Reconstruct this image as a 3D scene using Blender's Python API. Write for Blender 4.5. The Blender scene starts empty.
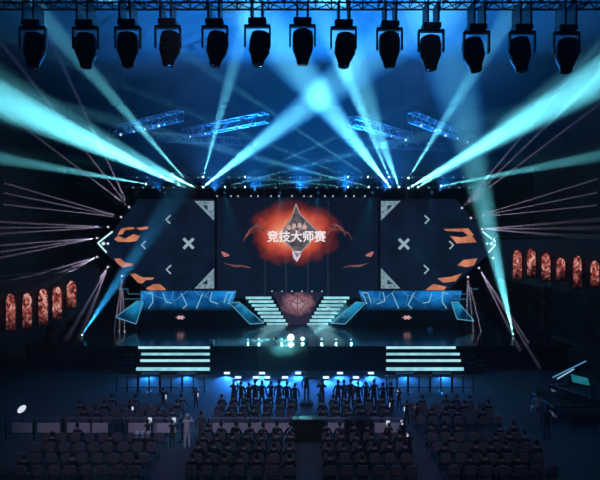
import bpy, bmesh, math, random
from mathutils import Vector, Matrix, Quaternion

random.seed(7)
F = 520.0            # focal length in pixels of the 600 x 480 frame
CZ = 10.05           # eye height above the hall floor
DECK = 1.9           # stage height
R = math.radians


def P(px, py, Y):
    """the point that the photograph shows at pixel (px, py), Y metres away"""
    return Vector(((px - 300) / F * Y, Y, CZ - (py - 240) / F * Y))


def PZ(px, Y, z):
    return Vector(((px - 300) / F * Y, Y, z))


sc = bpy.context.scene
COL = sc.collection

# ------------------------------------------------------------------ materials
MATS = {}


def new_mat(name):
    m = bpy.data.materials.new(name)
    m.use_nodes = True
    nt = m.node_tree
    nt.nodes.clear()
    out = nt.nodes.new('ShaderNodeOutputMaterial')
    return m, nt, out


def N(nt, kind, **kw):
    n = nt.nodes.new(kind)
    for k, v in kw.items():
        if k.startswith('i_'):
            n.inputs[k[2:].replace('_', ' ')].default_value = v
        else:
            setattr(n, k, v)
    return n


def surf(name, col, rough=0.6, metal=0.0, var=0.35, scale=3.0, bump=0.0):
    """painted / woven / metal surface with noise in its colour and roughness"""
    if name in MATS:
        return MATS[name]
    m, nt, out = new_mat(name)
    b = N(nt, 'ShaderNodeBsdfPrincipled')
    tc = N(nt, 'ShaderNodeTexCoord')
    no = N(nt, 'ShaderNodeTexNoise')
    no.inputs['Scale'].default_value = scale
    no.inputs['Detail'].default_value = 4
    nt.links.new(tc.outputs['Object'], no.inputs['Vector'])
    mix = N(nt, 'ShaderNodeMix', data_type='RGBA')
    mix.inputs[6].default_value = (*[c * (1 - var) for c in col], 1)
    mix.inputs[7].default_value = (*[min(1, c * (1 + var)) for c in col], 1)
    nt.links.new(no.outputs['Fac'], mix.inputs[0])
    nt.links.new(mix.outputs[2], b.inputs['Base Color'])
    b.inputs['Roughness'].default_value = rough
    b.inputs['Metallic'].default_value = metal
    if bump:
        bp = N(nt, 'ShaderNodeBump')
        bp.inputs['Strength'].default_value = bump
        nt.links.new(no.outputs['Fac'], bp.inputs['Height'])
        nt.links.new(bp.outputs['Normal'], b.inputs['Normal'])
    nt.links.new(b.outputs[0], out.inputs['Surface'])
    MATS[name] = m
    return m


def glow(name, col, strength=1.0, var=0.0, scale=2.0):
    """something that gives off light: a lamp lens, an LED strip, a lit screen"""
    if name in MATS:
        return MATS[name]
    m, nt, out = new_mat(name)
    e = N(nt, 'ShaderNodeEmission')
    e.inputs['Color'].default_value = (*col, 1)
    e.inputs['Strength'].default_value = strength
    if var:
        tc = N(nt, 'ShaderNodeTexCoord')
        no = N(nt, 'ShaderNodeTexNoise')
        no.inputs['Scale'].default_value = scale
        nt.links.new(tc.outputs['Object'], no.inputs['Vector'])
        mr = N(nt, 'ShaderNodeMapRange')
        mr.inputs['From Min'].default_value = 0.3
        mr.inputs['From Max'].default_value = 0.7
        mr.inputs['To Min'].default_value = strength * (1 - var)
        mr.inputs['To Max'].default_value = strength * (1 + var)
        nt.links.new(no.outputs['Fac'], mr.inputs['Value'])
        nt.links.new(mr.outputs[0], e.inputs['Strength'])
    nt.links.new(e.outputs[0], out.inputs['Surface'])
    MATS[name] = m
    return m


def haze_mat(name, dens, col=(1, 1, 1), aniso=0.0):
    if name in MATS:
        return MATS[name]
    m, nt, out = new_mat(name)
    v = N(nt, 'ShaderNodeVolumeScatter')
    v.inputs['Color'].default_value = (*col, 1)
    v.inputs['Density'].default_value = dens
    v.inputs['Anisotropy'].default_value = aniso
    nt.links.new(v.outputs[0], out.inputs['Volume'])
    MATS[name] = m
    return m


def ramp(nt, stops):
    r = N(nt, 'ShaderNodeValToRGB')
    el = r.color_ramp.elements
    while len(el) < len(stops):
        el.new(0.5)
    for e, (p, c) in zip(el, stops):
        e.position = p
        e.color = (*c, 1)
    return r


BLACK = surf('black powder coat', (0.012, 0.012, 0.015), 0.5, 0.0)
BLACKER = surf('black cloth', (0.006, 0.006, 0.008), 0.9)
STEEL = surf('dull aluminium', (0.24, 0.25, 0.28), 0.4, 0.55, 0.2)
DARKSTEEL = surf('dark steel', (0.06, 0.065, 0.075), 0.45, 0.6)
HAZE = haze_mat('haze', 0.016)
HAZE_FOOT = haze_mat('deck haze', .05)
HAZE_THIN = haze_mat('thin haze', 0.12)


# ------------------------------------------------------------------ mesh building
class MB:
    def __init__(s):
        s.bm = bmesh.new()

    def _add(s, fn):
        before = set(s.bm.verts)
        fn()
        return [v for v in s.bm.verts if v not in before]

    def box(s, a, b, rot=None, bevel=0.0):
        a, b = Vector(a), Vector(b)
        vs = s._add(lambda: bmesh.ops.create_cube(s.bm, size=1))
        d, c = b - a, (a + b) / 2
        for v in vs:
            p = Vector((v.co.x * d.x, v.co.y * d.y, v.co.z * d.z))
            if rot is not None:
                p = rot @ p
            v.co = p + c
        if bevel:
            es = list({e for v in vs for e in v.link_edges})
            bmesh.ops.bevel(s.bm, geom=es, offset=bevel, segments=2, affect='EDGES', profile=0.5)
        return s

    def tube(s, a, b, r, seg=8, r2=None):
        a, b = Vector(a), Vector(b)
        d = b - a
        L = d.length
        if L < 1e-6:
            return s
        q = d.to_track_quat('Z', 'Y')
        vs = s._add(lambda: bmesh.ops.create_cone(s.bm, cap_ends=True, segments=seg, radius1=r, radius2=r if r2 is None else r2, depth=L))
        c = (a + b) / 2
        for v in vs:
            v.co = q @ v.co + c
        return s

    def lathe(s, a, d, prof, seg=16):
        """rings (distance along d, radius) from a, closed at both ends"""
        q = Vector(d).normalized().to_track_quat('Z', 'Y')
        a = Vector(a)
        rings = []
        for t, r in prof:
            rings.append([s.bm.verts.new(a + q @ Vector((r * math.cos(2 * math.pi * k / seg), r * math.sin(2 * math.pi * k / seg), t))) for k in range(seg)])
        for r0, r1 in zip(rings, rings[1:]):
            for k in range(seg):
                s.bm.faces.new((r0[k], r0[(k + 1) % seg], r1[(k + 1) % seg], r1[k]))
        s.bm.faces.new(rings[0][::-1])
        s.bm.faces.new(rings[-1])
        return s

    def prism(s, pts, depth):
        """a plate with outline PTS (world points) and its back pushed by the vector DEPTH"""
        depth = Vector(depth)
        f = [s.bm.verts.new(Vector(p)) for p in pts]
        g = [s.bm.verts.new(Vector(p) + depth) for p in pts]
        s.bm.faces.new(f)
        s.bm.faces.new(g[::-1])
        n = len(pts)
        for k in range(n):
            s.bm.faces.new((f[k], g[k], g[(k + 1) % n], f[(k + 1) % n]))
        return s

    def ribbon(s, pts, widths, depth):
        """a curved strip of varying width in the x-z plane"""
        n = len(pts)
        L, Rr = [], []
        for i, p in enumerate(pts):
            t = (pts[min(i + 1, n - 1)] - pts[max(i - 1, 0)])
            t.y = 0
            t.normalize()
            nn = Vector((-t.z, 0, t.x)) * widths[i] / 2
            L.append(p + nn)
            Rr.append(p - nn)
        return s.prism(L + Rr[::-1], depth)

    def build(s, name, mat, parent=None, smooth=False, org=None):
        bm = s.bm
        bmesh.ops.recalc_face_normals(bm, faces=bm.faces)
        o = org if org is not None else (root_of(parent).location if parent is not None else None)
        if o is not None:
            bmesh.ops.translate(bm, vec=-Vector(o), verts=bm.verts)
        if smooth:
            for f in bm.faces:
                f.smooth = len(f.verts) == 4
        me = bpy.data.meshes.new(name)
        bm.to_mesh(me)
        bm.free()
        if mat is not None:
            me.materials.append(mat)
        ob = bpy.data.objects.new(name, me)
        COL.objects.link(ob)
        if parent is not None:
            ob.parent = parent
        elif org is not None:
            ob.location = org
        return ob


def root_of(o):
    while o.parent is not None:
        o = o.parent
    return o


def tag(o, label=None, cat=None, group=None, kind=None):
    if label:
        o['label'] = label
    if cat:
        o['category'] = cat
    if group:
        o['group'] = group
    if kind:
        o['kind'] = kind
    return o


def thing(name, loc, label, cat, group=None):
    o = bpy.data.objects.new(name, None)
    o.empty_display_size = 0.2
    COL.objects.link(o)
    o.location = loc
    return tag(o, label, cat, group)


def copy_tree(o, parent=None, loc=None, rz=None, label=None, group=None):
    c = o.copy()
    COL.objects.link(c)
    if parent is not None:
        c.parent = parent
    if loc is not None:
        c.location = loc
    if rz is not None:
        c.rotation_euler = (0, 0, rz)
    if label:
        c['label'] = label
    if group:
        c['group'] = group
    for ch in KIDS.get(o.name, []) or list(o.children):
        copy_tree(ch, c)
    return c


KIDS = {}

# ------------------------------------------------------------------ camera
cam = bpy.data.objects.new('camera', bpy.data.cameras.new('camera'))
COL.objects.link(cam)
cam.data.sensor_width = 36
cam.data.lens = 36 * F / 600
cam.data.clip_end = 300
cam.location = (0, 0, CZ)
cam.rotation_euler = (R(90), 0, 0)
sc.camera = cam

# ------------------------------------------------------------------ the hall
CEIL = CZ + 15.5
HX = 27.0
Y0, Y1 = -7.0, 60.0
floor_m = surf('dark hall floor', (0.06, 0.06, 0.066), 0.9, 0, 0.4, 0.8)
wall_m = surf('dark hall wall', (0.03, 0.031, 0.036), 0.85, 0, 0.4, 0.5)
ceil_m = surf('dark hall ceiling', (0.05, 0.055, 0.065), 0.9, 0, 0.45, 0.16)
for nm, a, b, m in (
    ('floor', (-HX, Y0, -0.2), (HX, Y1, 0), floor_m),
    ('ceiling', (-HX, Y0, CEIL), (HX, Y1, CEIL + 0.3), ceil_m),
    ('wall_back', (-HX, Y1, 0), (HX, Y1 + 0.3, CEIL), wall_m),
    ('wall_front', (-HX, Y0 - 0.3, 0), (HX, Y0, CEIL), wall_m),
    ('wall_left', (-HX - 0.3, Y0, 0), (-HX, Y1, CEIL), wall_m),
    ('wall_right', (HX, Y0, 0), (HX + 0.3, Y1, CEIL), wall_m),
):
    tag(MB().box(a, b).build(nm, m), kind='structure')

# haze that fills the hall
w = bpy.data.worlds.new('hall haze')
sc.world = w
w.use_nodes = True
nt = w.node_tree
nt.nodes.clear()
wo = nt.nodes.new('ShaderNodeOutputWorld')
bg = nt.nodes.new('ShaderNodeBackground')
bg.inputs['Color'].default_value = (0, 0, 0, 1)
bg.inputs['Strength'].default_value = 0
vs = nt.nodes.new('ShaderNodeVolumeScatter')
vs.inputs['Density'].default_value = 0.0018
vs.inputs['Color'].default_value = (1, 1, 1, 1)
nt.links.new(bg.outputs[0], wo.inputs['Surface'])
nt.links.new(vs.outputs[0], wo.inputs['Volume'])


# ------------------------------------------------------------------ lights and fixtures
def spot(loc, d, watts, col, half, blend=1.0, soft=0.05, parent=None):
    l = bpy.data.lights.new('spot', 'SPOT')
    l.energy = watts
    l.color = col
    l.spot_size = 2 * half
    l.spot_blend = blend
    l.shadow_soft_size = soft
    o = bpy.data.objects.new('spot', l)
    COL.objects.link(o)
    o.rotation_mode = 'QUATERNION'
    o.rotation_quaternion = (-Vector(d)).to_track_quat('Z', 'Y')
    o.location = loc
    if parent is not None:
        o.parent = parent
        o.location = Vector(loc) - root_of(parent).location
    return o


def lamp(loc, watts, col, soft=0.1, parent=None):
    l = bpy.data.lights.new('point', 'POINT')
    l.energy = watts
    l.color = col
    l.shadow_soft_size = soft
    o = bpy.data.objects.new('point', l)
    COL.objects.link(o)
    o.location = loc
    if parent is not None:
        o.parent = parent
        o.location = Vector(loc) - root_of(parent).location
    return o


def beam(root, a, b, half, r0=0.02, mat=None):
    d = b - a
    L = d.length
    return tag(MB().lathe(a + d.normalized() * 0.04, d, [(0, r0), (L, r0 + L * math.tan(half))], 24).build('light_beam', mat or HAZE, root, True), kind='stuff')


CYAN = (0.17, 0.82, 0.97)
BLUE = (0.03, 0.42, 1.0)
LAMP_W = 700000
LILAC = (0.70, 0.60, 0.92)
LENS_CYAN = glow('cyan lamp lens', (0.55, 0.97, 1.0), 3.0)
LENS_WHITE = glow('white lamp lens', (0.8, 0.93, 1.0), 3.0)
LENS_LILAC = glow('lilac lamp lens', (0.85, 0.75, 0.95), 0.9)
LENS_DIM = glow('dim blue lamp lens', (.03, .16, .40), .6)
LENS_BLUE = glow('blue lamp lens', (0.45, 0.75, 1.0), 2.5)


def moving_head(a, b, half, watts, col, label, lens=None, up=True, s=1.0, cat='stage light', group=None, lw=None):
    """a moving-head lamp with its lens at A, aimed at B; UP: hung from above, else standing"""
    d = (b - a).normalized()
    root = thing('moving_head_light', a, label, cat, group)
    c = a - d * 0.24 * s
    MB().lathe(a - d * 0.48 * s, d, [(0, .10 * s), (.05 * s, .15 * s), (.3 * s, .15 * s), (.40 * s, .11 * s), (.48 * s, .11 * s)], 14).build('head', BLACK, root, True)
    MB().lathe(a - d * 0.005, d, [(0, .10 * s), (.012, .10 * s), (.03, .05 * s)], 14).build('lens', lens or LENS_CYAN, root)
    k = 1 if up else -1
    side = d.cross(Vector((0, 0, 1)))
    side = side.normalized() if side.length > .1 else Vector((1, 0, 0))
    y = MB()
    base = c + Vector((0, 0, .34 * s * k))
    for sg in (-1, 1):
        p = c + side * .18 * s * sg
        y.tube(p - Vector((0, 0, .05 * s * k)), p + Vector((0, 0, .3 * s * k)), .025 * s, 6)
    y.tube(base - side * .2 * s, base + side * .2 * s, .03 * s, 6)
    y.build('yoke', DARKSTEEL, root)
    rot = Matrix.Rotation(math.atan2(side.y, side.x), 3, 'Z')
    h = Vector((.2 * s, .14 * s, .06 * s))
    cc = base + Vector((0, 0, .07 * s * k))
    MB().box(cc - h, cc + h, rot, .02 * s).build('base', BLACK, root)
    # every lamp burns alike; how thick the haze hangs in its path makes a beam strong or faint
    lw = lw or LAMP_W
    beam(root, a, b, half, mat=haze_mat('haze %.4f' % (.016 * watts / lw), .016 * watts / lw))
    spot(a + d * 0.05, d, lw, col, half, parent=root)
    return root


def run_on(a, b, most=2.2):
    d = b - a
    t = most
    for ax, lo, hi in ((0, -HX + 3.3, HX - 3.3), (1, 4.0, 59.0), (2, .05, CEIL - 1.2)):
        if abs(d[ax]) > 1e-6:
            t = min(t, ((hi if d[ax] > 0 else lo) - a[ax]) / d[ax])
    return a + d * t


HY = 52.0     # the header truss above the screens
# (source px, target px, target distance, half angle, watts, label)
BIG = [
    ((184, 187), (-40, 82), 32, 2.6, 1.25, 'moving head throwing the widest cyan beam out to the upper left'),
    ((146, 184), (-30, 153), 34, 1.35, .62, 'moving head outermost left on the header truss, beam nearly level'),
    ((183, 177), (30, 3), 30, 1.5, .60, 'moving head on the upper rail, beam rising steeply to the upper left'),
    ((203, 187), (425, 14), 31, 2.7, 1.0, 'moving head throwing a wide beam up to the right across the centre'),
    ((203, 177), (254, -8), 30, 1.3, .60, 'moving head on the upper rail left of centre, narrow beam almost straight up'),
    ((390, 187), (240, -6), 30, 2.9, 1.1, 'moving head throwing a wide beam up to the left across the centre'),
    ((389, 177), (310, -10), 30, 1.4, .62, 'moving head on the upper rail right of centre, narrow beam leaning left'),
    ((408.5, 188), (640, 56), 32, 2.7, 1.25, 'moving head throwing the widest cyan beam out to the upper right'),
    ((408.5, 178), (522, -5), 30, 1.5, .60, 'moving head on the upper rail, beam rising steeply to the upper right'),
    ((441, 186), (640, 148), 34, 1.35, .60, 'moving head outermost right on the header truss, beam nearly level'),
    ((225, 187), (430, 134), 44, 1.1, .32, 'moving head with a low beam reaching right under the crossing beams'),
    ((245, 187), (345, 177.5), 46, .8, .26, 'moving head with a flat short beam pointing right along the truss'),
    ((245, 177), (560, 40), 36, .8, .15, 'moving head on the upper rail with a thin dim beam rising right'),
    ((369, 187), (165, 134), 44, 1.1, .32, 'moving head with a low beam reaching left under the crossing beams'),
    ((348, 187), (248, 177.5), 46, .8, .26, 'moving head with a flat short beam pointing left along the truss'),
    ((368, 177), (94, -6), 33, .8, .24, 'moving head on the upper rail with a long thin beam rising left'),
    ((348, 177), (20, 42), 36, .8, .15, 'moving head on the upper rail with a thin dim beam rising left'),
    ((399, 187), (318, -25), 31, 3.2, .22, 'moving head just right of the wide crossing lamp, soft dim beam up the centre'),
    ((194, 187), (-70, 62), 31, 4.2, .22, 'added moving head just right of the left widest lamp, soft dim halo beam'),  # added lamp, makes the halo around the widest left beam
    ((418, 187), (665, 30), 31, 4.2, .18, 'added moving head just right of the right widest lamp, soft dim halo beam'),  # added lamp, same halo for the widest right beam
]
BW = 1000000
for (a, b, Yb, h, wt, lab) in BIG:
    moving_head(P(*a, HY), run_on(P(*a, HY), P(*b, Yb), 1.0 if b[1] == 177.5 else 2.2), R(h * 1.4), wt * BW, CYAN, lab, s=1.1)

for px, nth in ((265, 'first'), (286, 'second'), (308, 'third'), (328, 'last')):
    moving_head(P(px, 189.5, HY - .3), P(px, 300, 52.0), R(.9), .016 * BW, (.5, .6, .9), f'small lamp under the header truss with a faint straight-down beam, {nth} of four', LENS_DIM, s=.6)

# lamps standing on the deck at the wings
WING = [
    ((82, 335), (184, 183), 37, 2.6, .75, BLUE, 'moving head standing at the far left deck edge, wide blue beam leaning right'),
    ((94, 337), (158, 291), 47, 1.4, .30, CYAN, 'moving head second from the left deck edge, beam on the slanted blue panel'),
    ((108, 339), (215, 284), 49, .9, .07, CYAN, 'moving head third from the left deck edge with a long dim low beam'),
    ((126, 340), (190, 300), 48, .6, .03, CYAN, 'moving head fourth from the left deck edge with the faintest beam'),
    ((513, 334), (466, 130), 35, 2.8, 1.0, CYAN, 'moving head standing at the far right deck edge, bright beam rising tall'),
    ((499, 337), (392, 232), 38, 1.6, .22, BLUE, 'moving head second from the right deck edge, dim beam across the right screen'),
    ((485, 338), (400, 300), 48, .8, .05, CYAN, 'moving head third from the right deck edge with a long dim low beam'),
    ((472, 338), (440, 322), 47, .6, .03, CYAN, 'moving head fourth from the right deck edge with the faintest beam'),
]
for (a, b, Yb, h, wt, col, lab) in WING:
    A, B = P(*a, 44.0), P(*b, Yb)
    if b[1] == 130:
        B = A + (B - A) * 1.5
    moving_head(A, B, R(h * 1.45), wt * BW * .6, col, lab, up=False, s=.75, lw={183: 70000, 130: 300000}.get(b[1]))

# fan lamps along the slanted edges of the wing screens
FANS = [
    ((129, 207), [(28, 130), (60, 118), (92, 128)], 40, 'top'),
    ((121, 217), [(-20, 176), (-20, 188), (-20, 202)], 40, 'second'),
    ((108, 227), [(-20, 221), (-20, 228), (-20, 235)], 38, 'third'),
    ((97, 238), [(-20, 247), (-20, 255), (-20, 262)], 38, 'fourth'),
    ((97, 257), [(-20, 291), (-14, 304), (18, 300)], 28, 'fifth'),
    ((108, 267), [(56, 335), (67, 338), (80, 338)], 30, 'sixth'),
    ((122, 276), [(114, 335), (119, 337), (125, 335)], 46, 'lowest'),
    ((462, 208), [(520, 138), (540, 132), (565, 130)], 40, 'top'),
    ((471, 218), [(620, 172), (620, 188), (620, 203)], 40, 'second'),
    ((482, 229), [(620, 218), (620, 228), (620, 240)], 28, 'third'),
    ((494, 239), [(620, 250), (620, 262), (620, 272)], 28, 'fourth'),
    ((493, 258), [(620, 328), (620, 345), (600, 352)], 27, 'fifth'),
    ((479, 268), [(556, 384), (540, 368), (520, 350)], 37, 'sixth'),
    ((468, 277), [(466, 335), (474, 337), (482, 335)], 46, 'lowest'),
]
for i, (a, ends, Yb, nth) in enumerate(FANS):
    sd = 'left' if i < 7 else 'right'
    A = P(*a, HY + .6)
    root = thing('fan_light', A, f'small lamp with thin lilac beams fanning outward, {nth} on the {sd} wing screen edge', 'stage light')
    MB().box(A + Vector((-.16, .02, -.12)), A + Vector((.16, .3, .12)), bevel=.03).build('housing', BLACK, root)
    MB().box(A + Vector((-.04, .28, -.04)), A + Vector((.04, .95, .04))).build('bracket', DARKSTEEL, root)
    MB().lathe(A + Vector((0, .03, 0)), (0, -1, 0), [(0, .11), (.03, .11), (.06, .06)], 12).build('lens', LENS_LILAC, root)
    for e in ends:
        B = P(*e, Yb)
        if i < 4 or i in (7, 8):
            B = run_on(A, B, 1.8)
        A2 = A + (B - A).normalized() * .1
        beam(root, A2, B, R(.42), .015, HAZE_THIN)
        spot(A2 + (B - A).normalized() * .05, B - A, 260000, LILAC, R(.42), parent=root, soft=.02)

# ------------------------------------------------------------------ trusses
def truss_mesh(a, b, size, r, n, r_l=None):
    """a box truss from a to b (centre line) as chords plus zig-zag lacing"""
    m = MB()
    d = (b - a).normalized()
    s = d.cross(Vector((0, 0, 1))).normalized() * size / 2
    u = s.cross(d).normalized() * size / 2
    cs = [s + u, s - u, -s - u, -s + u]
    for c in cs:
        m.tube(a + c, b + c, r, 6)
    L = (b - a)
    r_l = r_l or r * .6
    for k in range(n):
        p, q = a + L * (k / n), a + L * ((k + 1) / n)
        for j in range(4):
            c0, c1 = cs[j], cs[(j + 1) % 4]
            if k % 2:
                c0, c1 = c1, c0
            m.tube(p + c0, q + c1, r_l, 5)
        for j in range(4):
            m.tube(p + cs[j], p + cs[(j + 1) % 4], r_l, 5)
    for j in range(4):
        m.tube(b + cs[j], b + cs[(j + 1) % 4], r_l, 5)
    return m


def make_truss(name, a, b, size, r, n, label, mat, drops=()):
    root = thing(name, (a + b) / 2, label, 'truss')
    truss_mesh(a, b, size, r, n).build('lattice', mat, root)
    for t in drops:
        p = a + (b - a) * t
        MB().tube(p + Vector((0, 0, size / 2)), Vector((p.x, p.y, CEIL)), .02, 6).build('hanging_cable', DARKSTEEL, root)
    return root


make_truss('header_truss', P(124, 182.5, HY + .9), P(474, 182.5, HY + .9), 1.0, .04, 36,
           'long box truss over the stage screens that carries the cyan beam lamps', DARKSTEEL, (.04, .27, .5, .73, .96))
TZ = 10.06


def on_roof(px, py):
    return P(px, py, TZ * F / (240 - py))


ROOF = [
    ((113, 131.5), (180, 115.5), 'lattice roof truss outermost left, lit blue from below'),
    ((185, 133.5), (266, 117.5), 'lattice roof truss left of centre, lit blue from below'),
    ((153, 137), (254, 142.5), 'lattice roof truss farther back on the left, below the two slanted ones'),
    ((352, 121), (409, 137), 'lattice roof truss right of centre, lit blue from below'),
    ((412, 117), (472, 140.5), 'lattice roof truss outermost right, lit blue from below'),
    ((343, 142.5), (446, 147), 'lattice roof truss farther back on the right, below the two slanted ones'),
]
for a, b, lab in ROOF:
    A, B = on_roof(*a), on_roof(*b)
    make_truss('roof_truss', A, B, .75, .045, max(6, round((B - A).length / .8)), lab, STEEL, (.15, .85))
    # added blue spots without fixtures, in mid-air below, light each roof truss
    mid = (A + B) / 2
    src = Vector((mid.x * .9, HY - 6.5, CZ + 6.4))
    spot(src, mid - src, 2600, (.06, .3, 1.0), R(38), soft=.3)

LENS_TRUSS = glow('truss lamp lens', (.45, .75, 1.0), 1.2)
LAMPS = [(122, 130.5), (135, 127.5), (146, 125), (160, 121.5), (191, 132.5), (206, 129.5), (240, 123), (251, 121),
         (434, 126.5), (444.5, 131.5), (456.5, 134.5), (466.5, 138.5), (405, 136), (391, 132), (364, 125), (420, 121)]
for i, (px, py) in enumerate(LAMPS):
    A = on_roof(px, py) + Vector((0, -.35, -.45))
    root = thing('truss_lamp', A, 'small round white lamp clamped under a blue lit roof truss', 'lamp', 'small white lamps under the roof trusses')
    MB().lathe(A + Vector((0, .3, .06)), (0, -1, -.2), [(0, .05), (.05, .1), (.22, .12), (.3, .14)], 12).build('can', BLACK, root, True)
    MB().lathe(A + Vector((0, .0, .0)), (0, -1, -.2), [(0, .08 if i % 3 else .12), (.02, .07), (.04, .04)], 12).build('lens', LENS_TRUSS, root)
    MB().tube(A + Vector((0, .2, .1)), A + Vector((0, .2, .45)), .03, 6).build('clamp', DARKSTEEL, root)


def pixel_lamps(row, group, label, rad, mat):
    first = None
    for p in row:
        if first is None:
            first = tag(MB().lathe(p + Vector((0, .12, 0)), (0, -1, 0), [(0, rad * .8), (.08, rad), (.12, rad), (.15, rad * .5)], 10).build('pixel_lamp', mat, None, False, p), label, 'lamp', group)
        else:
            c = first.copy()
            COL.objects.link(c)
            c.location = p


dim = glow('small dim lamp', (.35, .7, .9), .55)
dim2 = glow('small white spark', (.55, .75, .95), .9)
pixel_lamps([P(137 + 10.2 * k, 177.4, HY + .3) for k in range(33)], 'spark lamps on the upper rail of the header truss',
            'tiny pale lamp in the row on the upper rail of the header truss', .065, dim)
pixel_lamps([P(133 + 10.2 * k, 187.5, HY + .3) for k in range(34)], 'spark lamps on the lower rail of the header truss',
            'tiny pale lamp in the row on the lower rail of the header truss', .07, dim)
pixel_lamps([P(x, 196.1, 55.0) for x in (217, 231, 238, 251, 258, 271, 279, 292, 304, 311, 325, 333, 346, 354, 365)], 'spark lamps above the centre screen',
            'tiny white lamp in the row just above the centre screen', .085, dim2)
pixel_lamps([P(x, 291.3, 53.35) for x in (272, 282, 292, 302, 312, 322)], 'spark lamps over the ramp screen',
            'tiny white lamp along the top of the ramp screen between the stairs', .07, dim2)

# blue wash lamps added under the header truss to colour the haze and roof
for px, wt, tgt in ((215, 1.0, (-6, 33, 26)), (255, 1.2, (-3, 32, 26)), (300, 1.6, (1.5, 31, 26)), (345, 1.5, (5, 31, 26)), (385, 1.2, (9, 32, 26)), (160, .4, (-14, 34, 25)), (440, .6, (15, 34, 25))):
    A = P(px, 190, HY - .6)
    T = Vector(tgt)
    d = (T - A).normalized()
    side = ['far left', 'left', 'centre left', 'middle', 'centre right', 'right', 'far right'][[160, 215, 255, 300, 345, 385, 440].index(px)]
    root = thing('added_wash_light', A, f'added black flood lamp under the header truss washing the haze blue, {side} one', 'stage light')
    MB().lathe(A - d * .35, d, [(0, .1), (.06, .17), (.3, .19), (.35, .19)], 14).build('can', BLACK, root, True)
    MB().lathe(A - d * .02, d, [(0, .15), (.012, .15), (.03, .1)], 14).build('lens', LENS_DIM, root)
    MB().tube(A - d * .2, A - d * .2 + Vector((0, .75, .45)), .03, 6).build('bracket', DARKSTEEL, root)
    spot(A + d * .06, d, 40000 * wt, (.010, .25, 1.0), R(36), soft=.1, parent=root)

# ------------------------------------------------------------------ the big lamps hanging near the eye
FRONT = [(33, 67, 'first'), (86, 67, 'second'), (128, 67, 'third'), (168, 66, 'fourth'), (215, 66, 'fifth'), (257.5, 65, 'sixth'), (302.5, 65, 'seventh'),
         (343.5, 67, 'eighth'), (389.5, 68, 'ninth'), (431, 70, 'tenth'), (476.5, 71, 'eleventh'), (522, 71.5, 'twelfth'), (566, 72, 'last')]
FY = 13.0
tz = P(300, -2, FY).z
make_truss('front_truss', Vector((-9.5, FY, tz)), Vector((9.5, FY, tz)), .4, .026, 48,
           'near black truss along the top that carries the row of big hanging lamps', BLACK, (.1, .5, .9))
for i, (px, pb, nth) in enumerate(FRONT):
    B = P(px, pb, FY)
    k = FY / F
    tilt = Vector((random.uniform(-.12, .12), random.uniform(-.15, .15), -1)).normalized()
    root = thing('hanging_spotlight', Vector((B.x, FY, tz - .2)), f'big black moving head hanging at the top, {nth} of the row from the left', 'stage light')
    top = B - tilt * (34 * k)
    MB().lathe(top, tilt, [(0, 6 * k), (2 * k, 9.5 * k), (8 * k, 10.6 * k), (19 * k, 10.4 * k), (24 * k, 8.6 * k), (29 * k, 6.4 * k), (34 * k, 5.6 * k)], 18).build('head', BLACK, root, True)
    MB().lathe(B - tilt * .003, tilt, [(0, 5 * k), (.006, 5 * k), (.015, 2 * k)], 16).build('lens', surf('dark lamp glass', (.02, .025, .04), .08), root)
    rg = MB()
    for t in (9, 14, 19):
        rg.lathe(top + tilt * (t * k), tilt, [(0, 9 * k), (.004, 10.9 * k), (.016, 10.9 * k), (.02, 9 * k)], 18)
    rg.build('cooling_rib', DARKSTEEL, root)
    y = MB()
    yc = top + tilt * (14 * k)
    yb = Vector((B.x, FY, top.z + 5 * k))
    for sg in (-1, 1):
        y.box(Vector((B.x + sg * 12.4 * k - .022, FY - .06, yc.z - .05)), Vector((B.x + sg * 12.4 * k + .022, FY + .06, yb.z)), bevel=.01)
    y.box(Vector((B.x - 13 * k, FY - .07, yb.z - .03)), Vector((B.x + 13 * k, FY + .07, yb.z + .03)), bevel=.01)
    y.build('yoke', BLACK, root)
    MB().box(Vector((B.x - 9 * k, FY - .17, yb.z + .03)), Vector((B.x + 9 * k, FY + .17, yb.z + .17)), bevel=.03).build('base', BLACK, root)
    cl = MB()
    for sg in (-1, 1):
        cl.box(Vector((B.x + sg * .13 - .025, FY - .25, yb.z + .15)), Vector((B.x + sg * .13 + .025, FY + .25, tz - .17)))
    cl.build('clamp', DARKSTEEL, root)

# ------------------------------------------------------------------ stage
deck_m = surf('glossy black stage deck', (.012, .014, .018), .16, 0, .3, 1.2)
st = thing('stage_platform', Vector((0, 40, 0)), 'broad black stage with a glossy deck and a dark front fascia', 'stage')
XL, XR = PZ(210, 40, 0).x, PZ(386, 40, 0).x
MB().box((-21.5, 40, DECK - .12), (21, 59, DECK)).build('deck', deck_m, st)
MB().box((XL, 40.03, 0), (XR, 40.3, DECK - .12)).build('fascia', surf('dark stage fascia', (.005, .006, .008), .7), st)
MB().box((-21.3, 40.4, 0), (20.8, 58.8, DECK - .12)).build('substructure', BLACKER, st)
MB().box((XL, 39.95, DECK - .1), (XR, 40, DECK)).build('nosing', DARKSTEEL, st)

LED = glow('white cyan led strip', (.46, .86, .93), 1.0, .12, 1.5)
LED2 = glow('pale led strip', (.33, .74, .84), .95, .25, 1.2)
step_m = surf('step carcass', (.03, .035, .045), .5)


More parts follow.
